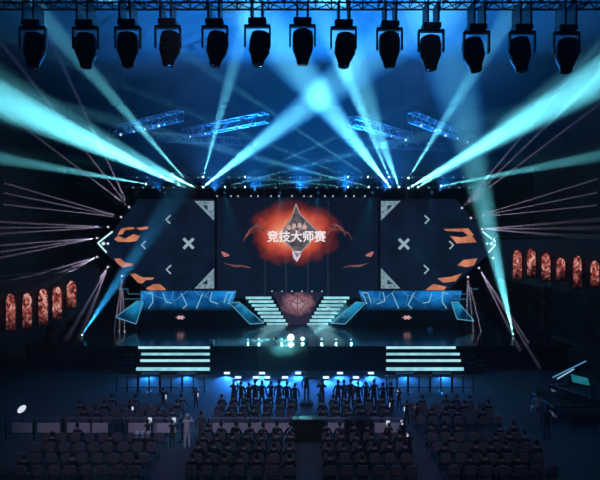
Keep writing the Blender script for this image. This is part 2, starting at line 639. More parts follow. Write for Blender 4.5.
def front_steps(pxs, side):
    root = thing('lit_steps', PZ((pxs[0][0] + pxs[0][1]) / 2, 39.5, 0), f'flight of four wide steps edged with bright led strips, {side} of the stage front', 'steps')
    ys = [347.5, 354, 360.5, 368.5]
    for k, ((x0, x1), py) in enumerate(zip(pxs, ys)):
        Y = 39.75 - .3 * k
        a, b = P(x0, py, Y), P(x1, py, Y)
        zt = a.z + .1
        s = MB().box((a.x, Y + .02, 0), (b.x, Y + .31 if k else 39.99, zt)).build('step', step_m, root)
        MB().box((a.x + .02, Y - .02, zt - .20 - (.06 if k == 3 else 0)), (b.x - .02, Y + .02, zt - .02)).build('led_strip', LED if k % 2 == 0 else LED2, s)


front_steps([(138, 210), (141, 210), (140, 210), (136, 210)], 'left')
front_steps([(386, 456), (386, 460), (386, 461), (386, 464)], 'right')


def centre_stairs(mirror):
    root = thing('centre_stairs', PZ(277 if not mirror else 318, 51, DECK), 'slanting flight of eight led edged stairs, %s of the ramp screen' % ('right' if mirror else 'left'), 'stairs')
    for k in range(8):
        t = k / 7
        py = 298 + 26.5 * t
        x0, x1 = 245.5 + 21 * t, 271.5 + 16.5 * t
        if mirror:
            x0, x1 = 595 - x1, 595 - x0
        Y = 53.1 - 3.0 * t
        a, b = P(x0, py, Y), P(x1, py, Y)
        s = MB().box((a.x, Y + .02, DECK), (b.x, Y + .44, a.z + .13)).build('step', step_m, root)
        MB().box((a.x + .02, Y - .02, a.z - .11), (b.x - .02, Y + .02, a.z + .135)).build('led_strip', LED2, s)


centre_stairs(False)
centre_stairs(True)


# ------------------------------------------------------------------ screens
def poly(pts, Y, dy):
    return MB().prism([P(x, y, Y) for x, y in pts], (0, dy, 0))


def mir(pts):
    return [(595 - x, y) for x, y in pts]


def screen_mat():
    """the picture on the centre screen: a red burst on deep navy"""
    m, nt, out = new_mat('centre screen picture')
    tc = N(nt, 'ShaderNodeTexCoord')
    sx = N(nt, 'ShaderNodeSeparateXYZ')
    nt.links.new(tc.outputs['Object'], sx.inputs[0])
    no = N(nt, 'ShaderNodeTexNoise')
    no.inputs['Scale'].default_value = .55
    no.inputs['Detail'].default_value = 5
    nt.links.new(tc.outputs['Object'], no.inputs['Vector'])

    def math_(op, a, b=None, val=None):
        n = N(nt, 'ShaderNodeMath', operation=op)
        for i, v in enumerate((a, b)):
            if v is None:
                continue
            if isinstance(v, (int, float)):
                n.inputs[i].default_value = v
            else:
                nt.links.new(v, n.inputs[i])
        return n.outputs[0]
    dx = math_('DIVIDE', math_('ADD', sx.outputs['X'], .40), 5.0)
    dz = math_('DIVIDE', math_('ADD', sx.outputs['Z'], -1.35), 3.5)
    dist = math_('SQRT', math_('ADD', math_('MULTIPLY', dx, dx), math_('MULTIPLY', dz, dz)))
    dist = math_('ADD', dist, math_('MULTIPLY', math_('SUBTRACT', no.outputs['Fac'], .5), .55))
    r = ramp(nt, [(0, (.95, .62, .45)), (.34, (.88, .27, .14)), (.58, (.60, .075, .04)), (.80, (.16, .02, .02)), (1.0, (.0035, .009, .024))])
    nt.links.new(dist, r.inputs[0])
    e = N(nt, 'ShaderNodeEmission')
    nt.links.new(r.outputs[0], e.inputs['Color'])
    e.inputs['Strength'].default_value = .95
    nt.links.new(e.outputs[0], out.inputs['Surface'])
    return m


navy = glow('dark navy screen', (.0035, .010, .026), 1.0, .35, .35)
SY = 55.0
cs = thing('centre_screen', P(297.5, 246, SY), 'big centre led screen showing a red burst with a white Chinese title', 'screen')
MB().box(P(216, 299, SY + .1), P(379, 197, SY + .5)).build('cabinet', BLACK, cs)
for px in (224, 260, 335, 371):
    q_ = P(px, 299, SY + .3)
    MB().box((q_.x - .12, SY + .15, DECK), (q_.x + .12, SY + .45, q_.z + .05)).build('support_leg', BLACK, cs)
disp = MB().box(P(217, 298, SY), P(378, 198, SY + .1)).build('display', screen_mat(), cs)
tri = poly([(296, 203), (298.5, 212), (305, 219), (318, 232), (309, 243), (303, 249), (298, 256), (291, 249), (281, 236), (284, 228), (290, 219), (293.5, 212)], SY - .03, .02)
tri.build('emblem', glow('emblem slate', (.10, .085, .10), 1.0, .8, 1.3), cs)
edge = MB()
for p, q in (((296, 204), (291, 219)), ((291, 219), (281, 236)), ((296, 204), (300, 214)), ((300, 214), (318, 232)), ((318, 232), (298, 256)), ((281, 236), (298, 256)), ((288, 226), (312, 240)), ((306, 222), (289, 243))):
    edge.tube(P(*p, SY - .05), P(*q, SY - .05), .07, 6)
edge.build('emblem_edge', glow('emblem silver', (.45, .33, .36), .8), cs)
poly([(292, 251), (301, 251), (300.5, 256), (297, 262), (293.5, 258)], SY - .07, .03).build('shield_badge', glow('badge white', (.75, .68, .78), .9), cs)
poly([(294.5, 253), (298.5, 253), (297, 258)], SY - .10, .02).build('badge_core', glow('badge core', (.2, .16, .3), .8), cs)
for k, (x, y) in enumerate(((289, 227.5), (294, 226), (299.5, 225.5), (304.5, 227))):
    poly([(x - 2.2, y + 2), (x - 1.4, y - 2.6), (x + 1.6, y - 2.2), (x + 2.4, y + 1.2), (x + .6, y + 2.6)], SY - .08, .02).build('small_mark', glow('pale mark', (.8, .55, .5), .8), cs)
tcu = bpy.data.curves.new('title', 'FONT')
tcu.body = '\u7ade\u6280\u5927\u5e08\u8d5b'
tcu.size = 1.28
tcu.extrude = .015
tcu.offset = 0.0
tcu.align_x = 'CENTER'
tcu.align_y = 'CENTER'
tob = bpy.data.objects.new('title_tmp', tcu)
COL.objects.link(tob)
bpy.context.view_layer.update()
tme = bpy.data.meshes.new_from_object(tob.evaluated_get(bpy.context.evaluated_depsgraph_get()))
bpy.data.objects.remove(tob)
xs = [v.co.x for v in tme.vertices]
ys_ = [v.co.y for v in tme.vertices]
wid = (max(xs) - min(xs)) or 1
kx = (325.5 - 267.5) / F * SY / wid
ky = 11.0 / F * SY / ((max(ys_) - min(ys_)) or 1)
cx0, cy0 = (max(xs) + min(xs)) / 2, (max(ys_) + min(ys_)) / 2
tp = P(296.5, 236.3, SY) - cs.location
for v in tme.vertices:
    v.co = Vector(((v.co.x - cx0) * kx + tp.x, tp.y - .14 - v.co.z, (v.co.y - cy0) * ky + tp.z))
tme.materials.clear()
tme.materials.append(glow('title white', (.95, .86, .86), 1.0))
tb = bmesh.new()
for ox, oz in ((0, 0), (.035, .01), (-.035, -.01), (0, .03), (0, -.03)):
    n0 = len(tb.verts)
    tb.from_mesh(tme)
    tb.verts.ensure_lookup_table()
    for v in tb.verts[n0:]:
        v.co += Vector((ox, ox * .01, oz))
tb.to_mesh(tme)
tb.free()
to = bpy.data.objects.new('title_text', tme)
COL.objects.link(to)
to.parent = cs
tag(to, 'white Chinese title lettering')
wisp = glow('dim red wisp', (.20, .055, .055), .8, .6, 1.0)
wisp2 = glow('dim rose wisp', (.26, .10, .10), .7, .6, 1.0)
for sgn in (0, 1):
    curves = [[(247, 237), (249, 231), (254, 227), (262, 225)], [(250, 233), (256, 229), (263, 230), (268, 227)], [(255, 224), (259, 227), (266, 233)], [(243, 242), (247, 234), (256, 231)],
              [(252, 228), (256, 225), (258, 223)]]
    for j, c in enumerate(curves):
        c = c if not sgn else [(593.5 - x + (2 if j % 2 else -1), y - 1 + (j % 3)) for x, y in c]
        pts = [P(x, y, SY - .05) for x, y in c]
        MB().ribbon(pts, [.05] + [.2] * (len(pts) - 2) + [.06], (0, .02, 0)).build('flame_wisp', wisp if j % 2 else wisp2, cs)
    low = [(224, 263), (234, 266), (243, 266), (251, 268)]
    low = low if not sgn else [(593 - x, y) for x, y in low]
    MB().ribbon([P(x, y, SY - .05) for x, y in low], [.05, .22, .2, .05], (0, .02, 0)).build('flame_wisp', wisp2, cs)
    fl = [(221, 252), (223, 251.5), (229, 254.5), (229.5, 256), (224, 257)]
    fl = fl if not sgn else mir(fl)
    poly(fl, SY - .06, .02).build('petal', glow('petal red', (.55, .16, .16), .9), cs)

orange = glow('orange screen art', (.60, .21, .12), .95, .35, .9)
palegrey = glow('pale screen line', (.42, .58, .66), .75)
paleplate = glow('pale corner plate', (.26, .40, .48), .75, .35, 3.0)
dk = glow('corner plate hole', (.01, .025, .05), 1.0)
WY = 54.0
outline = [(215, 199), (215, 291), (150, 292), (104, 253), (104, 241), (138, 199)]


def zz(pts, s, ox, oy):
    return [(x / s + ox, y / s + oy) for x, y in pts]


ART = [
    zz([(250, 50), (300, 42), (325, 45), (325, 55), (270, 62), (255, 85), (225, 92), (235, 70)], 6, 80, 220),
    zz([(335, 48), (410, 38), (405, 55), (360, 62)], 6, 80, 220),
    zz([(205, 115), (230, 95), (270, 112), (320, 85), (360, 95), (340, 125), (300, 132), (225, 130)], 6, 80, 220),
    zz([(205, 232), (240, 230), (270, 255), (320, 262), (310, 275), (255, 285), (225, 262)], 6, 80, 220),
    zz([(300, 325), (330, 320), (375, 345), (445, 345), (435, 358), (395, 360), (375, 380), (350, 378)], 6, 80, 220),
    zz([(395, 410), (440, 385), (480, 385), (515, 415), (505, 428), (420, 424)], 6, 80, 220),
]
ART_R = [
    zz([(130, 147), (205, 145), (222, 166), (205, 167), (190, 155), (140, 153)], 3, 400, 180),
    zz([(150, 168), (185, 172), (215, 165), (230, 187), (170, 190)], 3, 400, 180),
    zz([(172, 256), (190, 240), (232, 235), (222, 256), (200, 262)], 3, 400, 180),
    zz([(112, 295), (155, 290), (185, 280), (167, 304), (130, 308)], 3, 400, 180),
    zz([(72, 333), (100, 312), (140, 320), (128, 336)], 3, 400, 180),
]
for side in (0, 1):
    M = mir if side else (lambda p: p)
    nm = 'right' if side else 'left'
    ws = thing('wing_screen', P(485 if side else 110, 246, WY), f'dark pointed wing led screen with orange art and pale symbols, {nm} of the centre screen', 'screen')
    poly(M(outline), WY + .12, .35).build('cabinet', BLACK, ws)
    poly(M([(x + (1 if x < 150 else -.5), y) for x, y in outline]), WY, .12).build('display', navy, ws)
    for a in (ART_R if side else ART):
        poly(a, WY - .03, .02).build('orange_art', orange, ws)
    # corner plates
    for up in (1, 0):
        t = [(194.5, 201), (214, 201), (214, 220.5)] if up else [(194.5, 288.5), (214, 288.5), (214, 268)]
        c = ((t[0][0] + 2 * t[1][0]) / 3 - 3, t[1][1] + (6 if up else -6))
        pl = poly(M(t), WY - .04, .03).build('corner_plate', paleplate, ws)
        s = 1 if up else -1
        poly(M([(c[0] - 2.2, c[1] - 1.8 * s), (c[0] + 3, c[1] - 1.8 * s), (c[0] + 3, c[1] + 3.4 * s)]), WY - .06, .02).build('plate_hole', dk, pl)
        for q in ((200, 203.2), (205, 203), (212, 212)):
            y = q[1] if up else 489.5 - q[1]
            poly(M([(q[0] - .6, y - .6), (q[0] + .6, y - .6), (q[0] + .6, y + .6), (q[0] - .6, y + .6)]), WY - .06, .02).build('plate_hole', dk, pl)
    # cross
    x0, y0 = (404, 244) if side else (188.5, 243.5)
    cr = MB()
    for dx, dy in ((1, 1), (1, -1)):
        a = [(x0 - 5 * dx - 1, y0 - 5 * dy + dx * dy), (x0 - 5 * dx + 1, y0 - 5 * dy - dx * dy), (x0 + 5 * dx + 1, y0 + 5 * dy - dx * dy), (x0 + 5 * dx - 1, y0 + 5 * dy + dx * dy)]
        cr.prism([P(x, y, WY - .04 - .005 * dy) for x, y in a], (0, .025, 0))
    cr.build('cross_mark', palegrey, ws)
    for x, y, sz in ((167, 219.5, 3.4), (142.5, 245, 3.2), (167.5, 269.5, 3.6)):
        pts = [(x + sz, y - sz * 1.2), (x - sz * .3, y), (x + sz * .9, y + sz * 1.2)]
        MB().ribbon([P(px, py, WY - .04) for px, py in M(pts)], [.16, .2, .16], (0, .02, 0)).build('arrow_mark', palegrey, ws)
    # outer neon chevron with two dots
    ch = thing('neon_chevron', P(492 if side else 103, 243, WY - .8), 'white neon chevron pointing outward at the tip of the %s wing screen' % nm, 'neon light')
    tip = [(112.5, 231.5), (98, 243), (106.5, 252.5)]
    tp_ = [P(x, y, WY - .8) for x, y in M(tip)]
    MB().tube(tp_[0], tp_[1], .085, 8).tube(tp_[1], tp_[2], .085, 8).build('tube', glow('neon white', (.62, .95, 1.0), 1.1), ch)
    for x, r in ((103.5, .17), (108, .12)):
        MB().lathe(P(595 - x if side else x, 243.6, WY - .8), (0, -1, 0), [(0, r), (.06, r), (.1, r * .5)], 12).build('dot', glow('neon white', (.62, .95, 1.0), 1.1), ch)
    MB().tube(P(595 - 104 if side else 104, 243.6, WY - .75), P(595 - 108 if side else 108, 243.6, WY + .15), .05, 6).build('bracket', DARKSTEEL, ch)


# ------------------------------------------------------------------ risers and blue panels
def crackle(name, scale, lo, hi, line, s=1.0):
    m, nt, out = new_mat(name)
    tc = N(nt, 'ShaderNodeTexCoord')
    vo = N(nt, 'ShaderNodeTexVoronoi', feature='DISTANCE_TO_EDGE')
    vo.inputs['Scale'].default_value = scale
    no = N(nt, 'ShaderNodeTexNoise')
    no.inputs['Scale'].default_value = .45
    no.inputs['Detail'].default_value = 3
    nt.links.new(tc.outputs['Object'], vo.inputs['Vector'])
    nt.links.new(tc.outputs['Object'], no.inputs['Vector'])
    r1 = ramp(nt, [(.38, lo), (.62, hi)])
    nt.links.new(no.outputs['Fac'], r1.inputs[0])
    r2 = ramp(nt, [(.0, (1, 1, 1)), (.012, (0, 0, 0))])
    nt.links.new(vo.outputs['Distance'], r2.inputs[0])
    mx = N(nt, 'ShaderNodeMix', data_type='RGBA')
    nt.links.new(r2.outputs[0], mx.inputs[0])
    nt.links.new(r1.outputs[0], mx.inputs[6])
    mx.inputs[7].default_value = (*line, 1)
    e = N(nt, 'ShaderNodeEmission')
    # the picture on the screen is darker along its lower edge
    sx = N(nt, 'ShaderNodeSeparateXYZ')
    nt.links.new(tc.outputs['Generated'], sx.inputs[0])
    mr = N(nt, 'ShaderNodeMapRange')
    mr.inputs['From Min'].default_value = 0.0
    mr.inputs['From Max'].default_value = .75
    mr.inputs['To Min'].default_value = .12 * s
    mr.inputs['To Max'].default_value = s
    nt.links.new(sx.outputs['Z'], mr.inputs['Value'])
    nt.links.new(mr.outputs[0], e.inputs['Strength'])
    nt.links.new(mx.outputs[2], e.inputs['Color'])
    nt.links.new(e.outputs[0], out.inputs['Surface'])
    return m


band_m = crackle('blue crackle screen', .45, (.003, .05, .20), (.01, .26, .75), (.16, .5, .8))
slant_m = crackle('blue slanted screen', .22, (.003, .035, .13), (.02, .46, .85), (.06, .35, .6))
frame_m = glow('thin light frame', (.12, .42, .60), .7)
riser_m = surf('riser front', (.02, .024, .032), .35)
for side in (0, 1):
    M = mir if side else (lambda p: p)
    nm = 'right' if side else 'left'
    x0, x1 = PZ(140, 49, 0).x, PZ(243, 49, 0).x
    if side:
        x0, x1 = PZ(352, 49, 0).x, PZ(461, 49, 0).x
    rz = P(300, 310, 49).z
    rs = thing('stage_riser', Vector(((x0 + x1) / 2, 50, DECK)), f'low dark riser with a small pink flower emblem, {nm} of the centre stairs', 'riser')
    MB().box((x0, 49, DECK), (x1, 53.6, rz), bevel=.03).build('body', riser_m, rs)
    fc = P(407 if side else 180.5, 317.5, 48.97)
    fl = MB()
    pts = []
    for k in range(24):
        a = 2 * math.pi * k / 24
        r = 1 + .35 * math.cos(6 * a)
        pts.append(fc + Vector((math.cos(a) * .36 * r, -.02, math.sin(a) * .17 * r)))
    fl.prism(pts, (0, .02, 0)).build('flower_emblem', glow('pink emblem', (.75, .42, .45), .9), rs)
    # blue crackle band
    q = [(141, 291), (236, 291), (231, 308.5), (140, 309.5)] if not side else [(359, 291), (462, 291), (458, 309.5), (364, 308.5)]
    bs = thing('band_screen', P(195 if not side else 402, 300, 50.4), f'low bright blue screen band with crackled white lines on the {nm} riser', 'screen')
    poly(q, 50.4, .12).build('display', band_m, bs)
    poly([(x + (.6 if x > 300 else -.6), y - (.6 if y < 300 else 0)) for x, y in q], 50.54, .2).build('cabinet', BLACK, bs)
    # hexagon neon outlines standing before the band
    hexes = [[(147, 294), (152, 292), (153, 302), (148, 309)], [(163, 293), (166, 302), (172, 303)], [(181, 293), (187, 305), (182, 309)], [(196, 309), (203, 293)], [(212, 292), (210, 301), (218, 304)], [(224, 303), (227, 293), (233, 292.5), (228, 304)]]
    for h in hexes:
        h = M(h)
        mbn = MB()
        for p, q2 in zip(h, h[1:]):
            mbn.tube(P(*p, 50.3), P(*q2, 50.3), .045, 6)
        mbn.build('crack_line', glow('pale crack line', (.25, .62, .82), .85), bs)
    # slanted panel beside the stairs
    sp = thing('slanted_panel', P(248 if not side else 347, 324, 48.6), f'bright blue slanted screen leaning between the {nm} riser and the centre stairs', 'screen')
    f = [P(x, y, Y) for (x, y), Y in zip(M([(229.5, 303), (239, 302), (264, 323), (250, 324)]), (49.2, 49.4, 48.6, 48.3))]
    MB().prism(f, (0, .12, -.05)).build('display', slant_m, sp)
    fr = MB()
    for p, q2 in zip(f, f[1:] + f[:1]):
        fr.tube(p + Vector((0, -.03, 0)), q2 + Vector((0, -.03, 0)), .05, 6)
    fr.build('frame', frame_m, sp)
    # outer slanted panel at the wing
    q = [(116, 317), (137, 301), (143.5, 302), (136, 324)] if not side else [(451, 302), (458, 302), (474, 321), (457, 319)]
    op = thing('slanted_panel', P(q[3][0], q[3][1], 47.4), f'bright blue slanted screen out at the {nm} end of the riser', 'screen')
    f = [P(x, y, Y) for (x, y), Y in zip(q, (47.3, 48.0, 48.0, 47.3))]
    MB().prism(f, (0, .15, 0)).build('display', slant_m, op)
    fr = MB()
    for p, q2 in zip(f, f[1:] + f[:1]):
        fr.tube(p + Vector((0, -.03, 0)), q2 + Vector((0, -.03, 0)), .045, 6)
    fr.build('frame', frame_m, op)
    leg = MB()
    for p in (f[0], f[3]):
        leg.tube(Vector((p.x, p.y + .08, p.z)), Vector((p.x, p.y + .08, DECK)), .05, 6)
    leg.tube(Vector((f[0].x, f[0].y + .08, DECK + .25)), Vector((f[3].x, f[3].y + .08, DECK + .25)), .03, 6)
    leg.build('stand', DARKSTEEL, op)
    # thin neon outlines out past the riser
    oc = thing('neon_outline', P(121 if not side else 476, 296, 49.5), f'dim thin neon bracket lines beside the {nm} wing screen foot', 'neon light')
    pts = M([(124, 299), (144, 299), (144, 294), (128, 294), (128, 289), (117, 289)])
    nb = MB()
    for p, q2 in zip(pts, pts[1:]):
        nb.tube(P(*p, 49.5), P(*q2, 49.5), .03, 6)
    nb.build('tube', glow('dim neon', (.05, .20, .30), .8), oc)
    pst = P(*M([(144, 299)])[0], 49.5)
    MB().tube(pst, Vector((pst.x, pst.y, DECK)), .03, 6).build('post', BLACK, oc)

# ramp screen between the stairs
def ramp_mat():
    m, nt, out = new_mat('ramp screen picture')
    tc = N(nt, 'ShaderNodeTexCoord')
    mp = N(nt, 'ShaderNodeMapping')
    mp.inputs['Scale'].default_value = (1 / 1.9, 0, 1 / 1.15)
    nt.links.new(tc.outputs['Object'], mp.inputs['Vector'])
    ln = N(nt, 'ShaderNodeVectorMath', operation='LENGTH')
    nt.links.new(mp.outputs[0], ln.inputs[0])
    no = N(nt, 'ShaderNodeTexNoise')
    no.inputs['Scale'].default_value = 1.1
    no.inputs['Detail'].default_value = 6
    nt.links.new(tc.outputs['Object'], no.inputs['Vector'])
    ad = N(nt, 'ShaderNodeMath', operation='MULTIPLY_ADD')
    nt.links.new(no.outputs['Fac'], ad.inputs[0])
    ad.inputs[1].default_value = .9
    nt.links.new(ln.outputs['Value'], ad.inputs[2])
    r = ramp(nt, [(.42, (.60, .38, .44)), (.75, (.40, .17, .21)), (.99, (.03, .025, .06))])
    sb = N(nt, 'ShaderNodeMath', operation='MULTIPLY')
    sb.inputs[1].default_value = .72
    nt.links.new(ad.outputs[0], sb.inputs[0])
    nt.links.new(sb.outputs[0], r.inputs[0])
    e = N(nt, 'ShaderNodeEmission')
    e.inputs['Strength'].default_value = .7
    nt.links.new(r.outputs[0], e.inputs['Color'])
    nt.links.new(e.outputs[0], out.inputs['Surface'])
    return m


rp = thing('ramp_screen', P(297.5, 304, 51.5), 'sloping trapezoid screen with a rose tinted emblem between the two flights of stairs', 'screen')
q = [P(272.5, 292, 53.4), P(322.5, 292, 53.4), P(306.5, 325, 50.0), P(288.5, 325, 50.0)]
MB().prism(q, (0, .12, -.1)).build('display', ramp_mat(), rp)


def on_ramp(px, py):
    t = (py - 292) / 33
    return P(px, py, 53.4 - 3.4 * t - .06)


eb = MB()
for loop in ([(297.5, 295), (305, 304), (297.5, 315), (290, 304), (297.5, 295)], [(297.5, 295), (297.5, 315)], [(285, 304), (290, 300), (297.5, 304), (305, 300), (310, 304)]):
    for a, b in zip(loop, loop[1:]):
        eb.tube(on_ramp(*a), on_ramp(*b), .05, 6)
eb.build('emblem_line', glow('emblem dark line', (.12, .06, .09), .8), rp)

# backdrop cloth under and beside the centre screen
bd = thing('backdrop_curtain', Vector((0, 56.2, DECK)), 'black pleated curtain hanging behind the stage screens', 'curtain')
cm = MB()
n = 160
pts = [Vector((-20 + 40 * k / n, 56.2 + .12 * math.sin(k * 1.9), DECK)) for k in range(n + 1)]
top = CZ + 6.3
for a, b in zip(pts, pts[1:]):
    vs_ = [cm.bm.verts.new(p) for p in (a, b, Vector((b.x, b.y, top)), Vector((a.x, a.y, top)))]
    cm.bm.faces.new(vs_)
bmesh.ops.remove_doubles(cm.bm, verts=cm.bm.verts, dist=1e-4)
bmesh.ops.solidify(cm.bm, geom=cm.bm.faces[:], thickness=.02)
cm.build('cloth', BLACKER, bd, True)
MB().tube((-20, 56.2, top), (20, 56.2, top), .05, 8).build('rail', DARKSTEEL, bd)

# ------------------------------------------------------------------ footlights on the deck
FOOT = [(259, .6), (274, .9), (281.7, .55), (291, 2.6), (302.5, 1.0), (307.5, 1.2), (321.7, .7), (336, .45), (248, .2), (351, .2)]
ordw = {248: 'leftmost', 259: 'second', 274: 'third', 281.7: 'fourth', 291: 'fifth and brightest', 302.5: 'sixth', 307.5: 'seventh', 321.7: 'eighth', 336: 'ninth', 351: 'last'}
for px, s in FOOT:
    A = P(px, 341, 41.9)
    root = thing('footlight', Vector((A.x, A.y, DECK)), f'lit footlight on the stage deck edge, {ordw[px]} of the row from the left', 'stage light')
    d = Vector(((A.x) * -.02, -1, .12)).normalized()
    if px == 307.5:
        d = (P(347, 310, 44.5) - A).normalized()
    elif px == 274:
        d = (P(196, 353, 40.2) - A).normalized()
    r = .06 + .075 * s
    r = min(r, .26)
    A = Vector((A.x, A.y, DECK + r + .06))
    MB().lathe(A - d * .32, d, [(0, r * .5), (.08, r), (.28, r * 1.1), (.32, r * 1.1)], 14).build('can', BLACK, root, True)
    MB().lathe(A - d * .02, d, [(0, r), (.02, r), (.05, r * .6)], 14).build('lens', glow('footlight lens', (.75, .97, 1.0), 4.0) if s > .95 else glow('small footlight lens', (.40, .80, .95), .9), root)
    MB().box((A.x - r, A.y + .05, DECK), (A.x + r, A.y + .25, DECK + .05)).build('foot', DARKSTEEL, root)
    tgt = A + d * 2.3
    if px == 291:
        tgt = A + Vector((-.3, -2.4, -.28))
    lb = None if s < .8 else MB().lathe(A + d * .05, tgt - A, [(0, r * .4), (4.4, .85 if px in (307.5, 274) else 1.9) if s >= 1.1 or px == 274 else (2.6, 1.05)], 20).build('light_beam', HAZE_FOOT, root, True)
    if lb:
        tag(lb, kind='stuff')
    spot(A + d * .06, tgt - A, {291: 7500, 307.5: 8000, 274: 6000}.get(px, 800 * s), CYAN, R(20 if px not in (307.5, 274) else 10.5), parent=root)

# teal lamps on the header truss shining down on the deck
for px, tx, wt, nth in ((225, 250, 1.0, 'outer left'), (280, 285, 1.3, 'inner left'), (318, 310, 1.3, 'inner right'), (372, 345, 1.0, 'outer right'), (165, 180, .35, 'far left'), (432, 420, .35, 'far right')):
    A = P(px, 193, HY - 1.0)
    T = PZ(tx, 44.5, DECK)
    d = (T - A).normalized()
    root = thing('down_light', A, f'lamp under the header truss pouring teal light down on the deck, {nth} one', 'stage light')
    MB().lathe(A - d * .4, d, [(0, .08), (.06, .15), (.34, .16), (.4, .16)], 14).build('can', BLACK, root, True)
    MB().lathe(A - d * .02, d, [(0, .12), (.012, .12), (.03, .08)], 14).build('lens', LENS_DIM, root)
    MB().tube(A - d * .2, A - d * .2 + Vector((0, 1.1, .6)), .03, 6).build('bracket', DARKSTEEL, root)
    spot(A + d * .05, d, 9000 * wt, (.02, .55, 1.0), R(16), parent=root)

# blue floor lamps in the pit before the stage
PIT = [(227, 374.5), (238, 381), (256, 380), (267, 380), (285, 381), (262, 374.5), (298, 375), (326, 380), (340, 374.5), (356, 381), (371, 377)]
orders = ['first', 'third', 'fifth', 'seventh', 'eighth', 'sixth', 'ninth', 'tenth', 'eleventh', 'twelfth', 'last']
for (px, py), nth in zip(PIT, orders):
    A = P(px, py, 37.2 if py > 378 else 38.4)
    A.z = max(A.z, .22)
    root = thing('pit_light', Vector((A.x, A.y, 0)), f'small bright blue-white lamp on the pit floor before the stage, {nth} from the left', 'stage light')
    MB().box((A.x - .2, A.y + .02, 0), (A.x + .2, A.y + .3, A.z + .12), bevel=.02).build('housing', BLACK, root)
    MB().box(A + Vector((-.22, -.03, -.08)), A + Vector((.22, .03, .08)), bevel=.05).build('lens', glow('pit lamp lens', (.62, .85, 1.0), 1.5), root)
    spot(A + Vector((0, -.06, .1)), Vector((0, -1, -.45)), 1500, (.03, .24, 1.0), R(58), soft=.1, parent=root)
for px, l in ((150, 'far left'), (187, 'left'), (405, 'right'), (442, 'far right')):  # light bars added to turn the floor blue behind the barriers
    A = PZ(px, 38.3, .3)
    root = thing('added_pit_bar', PZ(px, 38.3, 0), f'added low black light bar washing the pit floor blue before the {l} steps', 'stage light')
    MB().box((A.x - .7, 38.3, .02), (A.x + .7, 38.45, .3), bevel=.02).build('housing', BLACK, root)
    MB().box((A.x - .66, 38.27, .2), (A.x + .66, 38.3, .24)).build('lens', LENS_DIM, root)
    spot(A + Vector((0, -.1, .05)), Vector((0, -1, -.5)), 650, (.02, .26, 1.0), R(65), soft=.2, parent=root)

# ------------------------------------------------------------------ side balconies with lit banners
def banner_mat(i):
    """warm abstract patchwork glowing on a dark banner"""
    m, nt, out = new_mat('banner print %d' % i)
    tc = N(nt, 'ShaderNodeTexCoord')
    mp = N(nt, 'ShaderNodeMapping')
    mp.inputs['Location'].default_value = (i * 3.1, i * 1.7, i * 2.3)
    nt.links.new(tc.outputs['Object'], mp.inputs['Vector'])
    no = N(nt, 'ShaderNodeTexNoise')
    no.inputs['Scale'].default_value = 2.6
    no.inputs['Detail'].default_value = 5
    no.inputs['Distortion'].default_value = 1.2
    nt.links.new(mp.outputs[0], no.inputs['Vector'])
    r = ramp(nt, [(.36, (.012, .008, .012)), (.45, (.22, .035, .03)), (.56, (.48, .13, .10)), (.66, (.85, .52, .46))])
    nt.links.new(no.outputs['Fac'], r.inputs[0])
    # dimmer towards the bottom of the print
    sx = N(nt, 'ShaderNodeSeparateXYZ')
    nt.links.new(tc.outputs['Generated'], sx.inputs[0])
    mr = N(nt, 'ShaderNodeMapRange')
    mr.inputs['From Min'].default_value = 0.0
    mr.inputs['From Max'].default_value = .5
    nt.links.new(sx.outputs['Z'], mr.inputs['Value'])
    mm = N(nt, 'ShaderNodeMath', operation='MULTIPLY')
    mm.inputs[1].default_value = .95
    nt.links.new(mr.outputs[0], mm.inputs[0])
    e = N(nt, 'ShaderNodeEmission')
    nt.links.new(r.outputs[0], e.inputs['Color'])
    nt.links.new(mm.outputs[0], e.inputs['Strength'])
    nt.links.new(e.outputs[0], out.inputs['Surface'])
    return m


bal_m = surf('balcony front', (.02, .02, .026), .8)
for side, xx, z0, z1 in ((0, -17.6, 4.0, 7.6), (1, 17.2, 6.7, 10.1)):
    nm = 'right' if side else 'left'
    sg = 1 if side else -1
    b = thing('balcony', Vector((xx + sg * 4, 33, 0)), f'dark spectator balcony along the {nm} side of the hall', 'balcony')
    xs_ = sorted((xx + sg * .1, xx + sg * .5))
    MB().box((xs_[0], 18, z0), (xs_[1], 46, z1)).build('parapet', bal_m, b)
    xs2 = sorted((xx + sg * .3, sg * 26.9))
    MB().box((xs2[0], 18, z0), (xs2[1], 46, z0 + .4)).build('slab', bal_m, b)
    MB().tube((xx + sg * .3, 18, z1 + .25), (xx + sg * .3, 46, z1 + .25), .04, 8).build('handrail', DARKSTEEL, b)
    for k in range(6):
        yb = 19 + 5.3 * k
        MB().tube((xx + sg * .3, yb, z1), (xx + sg * .3, yb, z1 + .25), .03, 6).build('rail_post', DARKSTEEL, b)
    for k in range(4):
        yb = 20 + 8.3 * k
        MB().box((xx + sg * 4 - .25, yb - .25, 0), (xx + sg * 4 + .25, yb + .25, z0)).build('column', bal_m, b)

